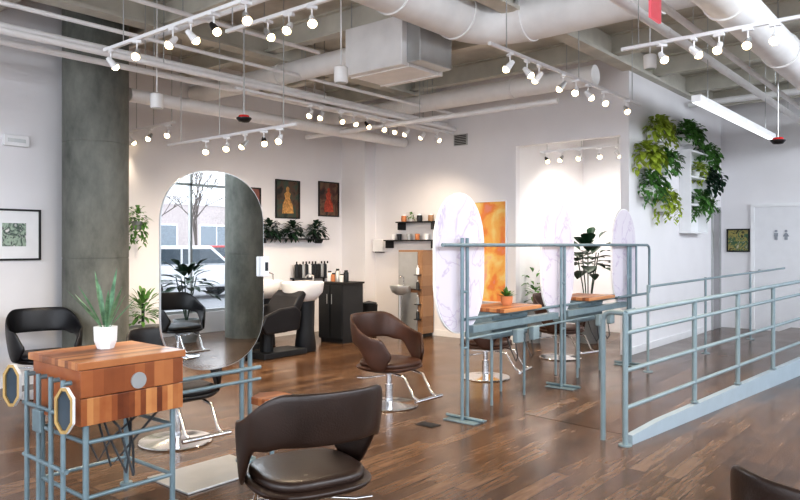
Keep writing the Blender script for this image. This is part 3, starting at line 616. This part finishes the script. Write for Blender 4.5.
for nm,(p0,p1,py) in (('lower',(388,437,240)),('upper',(400,437,222))):
    xa,z=ony(p0,py,BY-.1); xb,_=ony(p1,py,BY-.1)
    t=thing('black_shelf','%s thin black metal shelf on the back wall above the wooden cabinet'%nm,'shelf',(xa,BY-.001,z))
    MB().box(0,xb-xa,-.22,0,-.02,0).build('board','blackm',t)
    for a in (.03,xb-xa-.05): MB().box(a,a+.02,-.2,0,-.14,-.02).build('bracket','blackm',t)
    if nm=='upper':
        for i,(f,cm,cn) in enumerate(((.12,'terra','orange'),(.55,'dark','dark'),(.85,'wood','tan'))):
            q=thing('shelf_jar','%s jar, %s from the left on the upper black shelf'%(cn,ORD[i]),'jar',(xa+(xb-xa)*f,BY-.11,z+.001),0,'jars on the upper black shelf')
            MB().lathe([(0,0),(.045,0),(.05,.04),(.045,.1),(0,.1)],n=14).build('body',cm,q,smooth=True); MB().cyl((0,0,.1),(0,0,.12),.035,n=12).build('lid','white',q)
        potted('shelf_succulent','small round green plant on the upper black shelf',(xa+(xb-xa)*.32,BY-.11,z+.001),(.05,.05,.08),24,.07,.03,'leaf',.04,.06)
    else:
        for i,(f,cm,cn) in enumerate(((.12,'white','white'),(.25,'dark','dark'),(.45,'alu','silver'),(.62,'terra','orange'),(.8,'white','white'))):
            q=thing('shelf_cup','%s cup, %s from the left on the lower black shelf'%(cn,ORD[i]),'cup',(xa+(xb-xa)*f,BY-.11,z+.001),0,'cups on the lower black shelf')
            MB().lathe([(0,0),(.035,0),(.045,.1),(.04,.1),(.03,.015),(0,.015)],n=14).build('body',cm,q,smooth=True)
x,z=ony(382,246,BY)
t=thing('wall_dispenser','small white dispenser box on the back wall left of the black shelves','dispenser',(x,BY-.001,z)); MB().box(-.12,.12,-.12,0,-.1,.12).build('body','white',t,bevel=.01); MB().box(-.08,.08,-.10,-.02,-.115,-.1).build('nozzle','dark',t)
x,z=ony(461,140,BY)
t=thing('air_grille','small grey air grille high on the back wall','vent',(x,BY-.001,z)); MB().box(-.13,.13,-.02,0,-.09,.09).build('frame','alu',t)
mb=MB()
for k in range(6): mb.box(-.11,.11,-.026,-.02,-.075+k*.027,-.062+k*.027)
mb.build('slats','dark',t)
y,z=onx(15,141,-7.9); t=thing('wall_sensor','white sensor box high on the left wall','sensor',(-7.899,y,z)); MB().box(0,.05,-.13,.13,-.06,.06).build('body','white',t,bevel=.01); MB().box(.05,.052,-.09,.09,-.02,.02).build('lens','alu',t)
for i,(px,py) in enumerate(((428,425),(288,395))):
    x,y=G(px,py); t=thing('floor_outlet',('dark floor outlet plate in front of the divider','dark floor outlet plate right of the big mirror')[i],'floor outlet',(x,y,.0005),0,'floor outlet plates'); MB().box(-.09,.09,-.06,.06,0,.005).build('plate','blackm',t,bevel=.002); MB().box(-.07,.07,-.04,.04,.005,.007).build('cover','dark',t)
# ------------------------------------------------------------ ceiling services
def pipe_y(x,z,r,y0,y1,label,name='ceiling_pipe',m='pipe'):
    t=thing(name,label,'pipe' if r<.1 else 'duct',(x,y0,z)); L=y1-y0
    MB().cyl((0,0,0),(0,L,0),r,n=16 if r<.1 else 32).build('tube',m,t,smooth=True)
    k=1
    while k*1.9<L: MB().cyl((0,k*1.9-.02,0),(0,k*1.9+.02,0),r*1.08,n=16 if r<.1 else 32).build('collar',m,t,smooth=True); k+=1
    k=1
    while k*2.3<L: MB().cyl((0,k*2.3,r),(0,k*2.3,CZ-z),.005,n=6).build('hanger','alu',t); k+=1
    return t
def pipe_x(y,z,r,x0,x1,label,name='ceiling_pipe',m='pipe'):
    t=pipe_y(0,z,r,0,x1-x0,label,name,m); t.location=(x0,y,z); t.rotation_euler.z=-PI/2; return t
pipe_y(-6.54,3.36,.032,-2.9,9.2,'lowest of the long white ceiling pipes crossing from upper left to the back wall')
pipe_y(-6.72,3.44,.045,-2.9,9.2,'thick long white ceiling pipe just behind the lowest one')
pipe_y(-6.90,3.36,.032,-2.9,9.2,'long white ceiling pipe farthest left in the parallel bundle')
pipe_y(-6.54,3.60,.022,-2.9,9.2,'thin upper white pipe of the parallel bundle')
t=thing('round_duct','fat white elbow duct running overhead at the top centre toward the windows','duct',(-4.18,3.0,3.88))
P=[(0,0,0),(0,2.95,0)]+[(.49-.49*math.cos(a),2.95+.49*math.sin(a),0) for a in [PI/2*k/8 for k in range(1,9)]]+[(6.6,3.44,0)]
MB().tube(P,.25,n=32).build('tube','duct',t,smooth=True)
for yy in (.9,1.9,2.9): MB().cyl((0,yy-.02,0),(0,yy+.02,0),.265,n=32).build('collar','duct',t,smooth=True)
for xx in (.55,1.9,3.3,4.7): MB().cyl((xx-.02,3.44,0),(xx+.02,3.44,0),.265,n=32).build('collar','duct',t,smooth=True)
pipe_x(5.95,3.70,.13,-8.88,-5.50,'white round duct crossing from the rear wall to the duct box','round_duct','duct')
pipe_y(-1.55,3.42,.165,2.0,13.5,'white round duct in the upper right corner running over the ramp','round_duct','duct')
pipe_y(-2.35,3.55,.045,3.0,13.5,'slim white pipe over the ramp, left of the right duct')
pipe_y(-2.05,3.48,.03,3.0,13.5,'thin white pipe over the ramp, nearest the right duct')
pipe_x(7.6,3.22,.035,-8.3,-3.9,'white pipe crossing above the far end of the divider')
pipe_x(8.42,3.66,.13,-8.8,-3.8,'medium white duct crossing close to the back wall','round_duct','duct')
pipe_x(4.2,3.80,.03,-8.8,-4.6,'thin white conduit pipe crossing left of the fat elbow duct')
pipe_x(1.2,3.72,.03,-8.8,-2.5,'thin white conduit pipe crossing at the top left')
pipe_y(-5.9,3.72,.022,2.5,5.6,'thin white pipe left of the duct box')
pipe_y(-7.6,3.24,.08,4.2,9.2,'white pipe above the shampoo chairs')
pipe_x(11.6,3.75,.05,-3.65,2.4,'white pipe crossing above the far end of the ramp')
pipe_x(2.2,3.80,.15,-8.8,-4.6,'white round duct at the upper left crossing above the long pipes','round_duct','duct')
t=thing('duct_box','large white rectangular duct box hanging at the top centre','duct box',(-5.05,5.95,3.38))
MB().box(-.42,.40,-.36,.36,0,.52).build('casing','duct',t,bevel=.01); MB().box(.40,.58,-.28,.28,.03,.46).build('grey_end','alu',t,bevel=.01); 
for a in (-.25,.25): MB().box(-.43,.41,a-.01,a+.01,-.01,.53).build('seam','duct',t)
for a in (-.38,.3):
    for b in (-.3,.3): MB().cyl((a,b,.52),(a,b,.82),.006,n=6).build('hanger','alu',t)
def make_spot(label,hm):
    t=thing('track_spotlight',label,'spotlight',group='track spotlights')
    MB().box(-.018,.018,-.04,.04,-.022,0).cyl((0,0,-.085),(0,0,-.02),.007,n=8).build('adapter','white',t)
    R=Matrix.Translation((0,0,-.105))@Matrix.Rotation(math.radians(42),4,'Y')
    a=MB(); a.lathe([(0,.045),(.018,.045),(.022,.03),(.030,-.03),(.038,-.052),(.035,-.052),(.028,-.04),(0,-.04)],n=16); a.v=[tuple(R@Vector(v)) for v in a.v]; a.build('head',hm,t,smooth=True)
    a=MB(); a.lathe([(0,-.085),(.016,-.081),(.028,-.068),(.031,-.054),(.028,-.041),(0,-.041)],n=16); a.v=[tuple(R@Vector(v)) for v in a.v]; a.build('bulb','bulb',t,smooth=True)
    return t
protos={}
def lamp(x,y,z,tx,ty,E,size=135,soft=.06,col=(1,.80,.58)):
    l=bpy.data.lights.new('spot_lamp','SPOT'); l.energy=E; l.color=col; l.spot_size=math.radians(size); l.spot_blend=1; l.shadow_soft_size=soft
    o=bpy.data.objects.new('spot_lamp',l); COL.objects.link(o); o.location=(x,y,z); d=Vector((tx-x,ty-y,-z)); o.rotation_euler=d.to_track_quat('-Z','Y').to_euler()
cnt=0
def track(axis,const,z,a,b,pos,desc,E=45,lampevery=2,tilt=None,hang=(.08,.5,.92)):
    global cnt
    lab='white ceiling light track '+desc
    L=b-a
    if axis=='y': t=thing('light_track',lab,'light track',(const,a,z)); MB().box(-.014,.014,0,L,0,.028).build('rail','white',t)
    else: t=thing('light_track',lab,'light track',(a,const,z)); MB().box(0,L,-.014,.014,0,.028).build('rail','white',t)
    for f in hang: MB().cyl((0,L*f,.028) if axis=='y' else (L*f,0,.028),(0,L*f,CZ-z) if axis=='y' else (L*f,0,CZ-z),.005,n=6).build('hanger','alu',t)
    for i,p in enumerate(sorted(pos)):
        loc=(const,p,z-.001) if axis=='y' else (p,const,z-.001)
        cnt+=1; hm='alu' if cnt%4==2 else ('blackm' if cnt%9==5 else 'white')
        lb='%s spotlight from the left on the track %s'%(ORD[i],desc)
        rz=math.atan2(loc[1],loc[0])+random.choice([random.uniform(-.9,.9),random.uniform(-2.0,2.0)])
        if hm not in protos:
            s=make_spot(lb,hm); s.location=loc; s.rotation_euler.z=rz; protos[hm]=s
        else: dup(protos[hm],loc,rz,lb)
        if i%lampevery==0:
            lamp(loc[0],loc[1],z-.24,loc[0]+random.uniform(-.6,.6)+(tilt[0] if tilt else 0),loc[1]+random.uniform(-.6,.6)+(tilt[1] if tilt else 0),E)
def ysx(pxs,x): return [onx(p,200,x)[0] for p in pxs]
def xsy(pxs,y): return [ony(p,200,y)[0] for p in pxs]
EE=85
track('x',3.06,3.2,-5.95,-1.9,xsy([111,137,173,191,214,246],3.06),'above the big mirror',EE,hang=(.08,.64,.95))
track('y',-3.23,3.2,5.05,8.45,ysx([510,527,539,563,576,588,604,626],-3.23),'above the pipe divider',38,2,(.5,0))
track('x',5.96,3.2,-2.45,.6,xsy([662,694,719,748,775],5.96),'above the ramp',EE*.7,hang=(.05,.5,.92))
track('x',4.80,2.72,-7.75,-5.4,xsy([206,227,245,264,280],4.80),'in front of the posters',EE,2,(-.8,1.5),hang=(.12,.45,.92))
track('x',4.90,3.02,-8.75,-7.75,xsy([131,150,168],4.90),'beside the concrete column',EE*.4,2,(1,-.5))
track('y',-6.54,3.27,4.9,9.15,ysx([311,322,341,354,367,383,396,407,423,437],-6.54),'under the long white pipes',EE,2,(-.3,0),hang=())
track('x',3.62,3.3,-4.95,-3.3,xsy([268,289,312],3.62),'at the top centre',EE*.7,2,hang=(.05,.95))
track('x',9.75,2.93,-5.3,-3.95,[-5.2,-4.95,-4.65,-4.35,-4.08],'inside the bright recess',0.01,9)
for x in (-4.85,-4.45): lamp(x,10.2,2.85,x,11.0,90,165,.15,(1,.92,.84))
t=thing('linear_pendant','long white glowing linear pendant light over the ramp','pendant light',(-2.32,7.6,3.0))
MB().box(-.05,.05,0,3.4,0,.07).build('housing','white',t,bevel=.004); MB().box(-.042,.042,.02,3.38,-.006,-.0005).build('diffuser','tube',t)
for a in (.4,3.0): MB().cyl((.0,a,.07),(.0,a,1.2),.005,n=6).build('hanger','alu',t)
def speaker(px,py,Y,label):
    x,y=D(px,Y); z=H-(py-HY)*Y/F
    t=thing('pendant_speaker',label,'speaker',(x,y,z),0,'white cylinder speakers'); MB().lathe([(0,-.075),(.06,-.075),(.067,-.065),(.067,.07),(.055,.08),(0,.08)],n=20).build('body','duct',t,smooth=True); MB().lathe([(0,-.079),(.055,-.079),(.055,-.075),(0,-.075)],n=20).build('grille','alu',t); MB().cyl((0,0,.08),(0,0,CZ-z),.007,n=6).build('stem','white',t)
speaker(157,101,7.4,'white cylinder speaker hanging right of the concrete column'); speaker(341,75,6.7,'white cylinder speaker hanging left of the duct box'); speaker(650,62,7.5,'white cylinder speaker hanging left of the track above the ramp')
def strobe(px,py,Y,label):
    x,y=D(px,Y); z=H-(py-HY)*Y/F
    t=thing('ceiling_alarm',label,'alarm',(x,y,z),0,'round hanging alarms'); MB().lathe([(0,-.035),(.05,-.03),(.075,0),(.075,.012),(0,.012)],n=20).build('dome','blackm',t,smooth=True); MB().lathe([(0,.012),(.06,.012),(.05,.035),(0,.04)],n=20).build('base','red',t,smooth=True); MB().cyl((0,0,.04),(0,0,CZ-z),.007,n=8).build('stem','alu',t)
strobe(244,119,7.0,'round black and red alarm hanging on a rod at upper left'); strobe(778,141,7.6,'round black and red alarm hanging on a rod over the ramp')
x,y=D(655,5.6); z=H-(8-HY)*5.6/F
t=thing('exit_sign','red hanging exit sign panel at the top right','sign',(x,y,z),0); MB().box(-.012,.012,-.11,.11,-.1,.1).build('panel','exit',t,bevel=.003); MB().box(-.02,.02,-.115,.115,.1,.12).cyl((0,0,.12),(0,0,CZ-z),.008,n=8).build('bracket','alu',t)
# ------------------------------------------------------------ outside, seen in the mirror
struct('ground_street',MB().box(2.7,45,-20,50,-.25,-.12),'asph')
t=thing('street_building','pale pink building across the street with rows of windows','building',(30,20,-.12))
MB().box(0,6,-16,24,0,4.6).build('wall','brick',t)
MB().box(-.05,0,-16,24,4.1,4.6).box(-.05,0,-16,24,0,.5).build('band','white',t)
for i in range(9):
    a=-15+i*4.1; f=MB().box(-.06,-.0,a,a+2.6,.9,2.9).build('window','white',t); MB().box(-.08,-.06,a+.12,a+1.25,1.0,2.8).box(-.08,-.06,a+1.35,a+2.48,1.0,2.8).build('pane','pane2',f)
def car(x,y,rz,label,m):
    t=thing('parked_car',label,'car',(x,y,-.12),rz)
    body=[(-2.2,.35),(2.2,.35),(2.2,.7),(2.0,.9),(1.25,1.0),(-1.3,1.02),(-2.1,.95),(-2.25,.75)]
    cab=[(-1.9,1.0),(1.2,1.0),(.5,1.6),(-1.7,1.6)]
    MB().prism(body,-.85,.85).build('body',m,t,bevel=.08); MB().prism(cab,-.75,.75).build('cabin',m,t,bevel=.06)
    MB().prism([(-1.68,1.06),(-.5,1.06),(-.5,1.5),(-1.58,1.5)],-.77,.77).prism([(-.42,1.06),(.98,1.06),(.45,1.5),(-.42,1.5)],-.77,.77).build('side_window','glassdark',t)
    for yy in (-1.4,1.4):
        for xx in (-.78,.78):
            MB().cyl((xx-.1,yy,.33),(xx+.1,yy,.33),.33,n=24).build('wheel','rubber',t,smooth=True)
car(11.0,12.2,.15,'white parked car outside the street windows','carw'); car(21,21,.1,'red parked car across the street','carr')
def tree(x,y,label,dep=5):
    mb=MB(); tw=MB()
    def br(p,d,L,r,dep):
        q=p+d*L; (mb if dep>2 else tw).cyl(p,q,r,r*.7,n=6)
        if dep==0: return
        for k in range(3):
            nd=(d+Vector((random.uniform(-.7,.7),random.uniform(-.7,.7),random.uniform(-.1,.5)))).normalized(); br(q,nd,L*.72,r*.6,dep-1)
    br(Vector((0,0,0)),Vector((0,0,1)),1.6,.08,dep)
    t=thing('bare_tree',label,'tree',(x,y,-.12)); mb.build('trunk','bark',t); tw.build('twigs','bark',t)
tree(17.0,16.6,'bare branched street tree outside the windows behind the white car')
tree(24.0,18.6,'bare branched street tree farther across the street')
# ------------------------------------------------------------ light
w=bpy.data.worlds.new('sky'); S.world=w; w.use_nodes=True; nt=w.node_tree
bg=nt.nodes['Background']; bg.inputs['Color'].default_value=(.85,.91,1,1); bg.inputs['Strength'].default_value=3.0
def area(loc,rot,sx,sy,E,col):
    l=bpy.data.lights.new('daylight','AREA'); l.shape='RECTANGLE'; l.size=sx; l.size_y=sy; l.energy=E; l.color=col
    o=bpy.data.objects.new('daylight',l); COL.objects.link(o); o.location=loc; o.rotation_euler=rot
area((-1.0,-2.9,2.2),(PI/2,0,0),6,2.2,95,(.88,.93,1))
area((2.3,6.0,3.7),(0,math.radians(70),0),.7,13,400,(.84,.91,1))
cam=bpy.data.cameras.new('camera'); co=bpy.data.objects.new('camera',cam); COL.objects.link(co)
co.location=(0,0,H); co.rotation_euler=(PI/2,0,YAW); cam.sensor_width=36; cam.lens=F/800*36; cam.shift_y=-5/800; cam.clip_end=200
S.camera=co
S.view_settings.view_transform='Standard'; S.view_settings.exposure=0.08
try: S.view_settings.look='Medium High Contrast'
except Exception: S.view_settings.look='None'
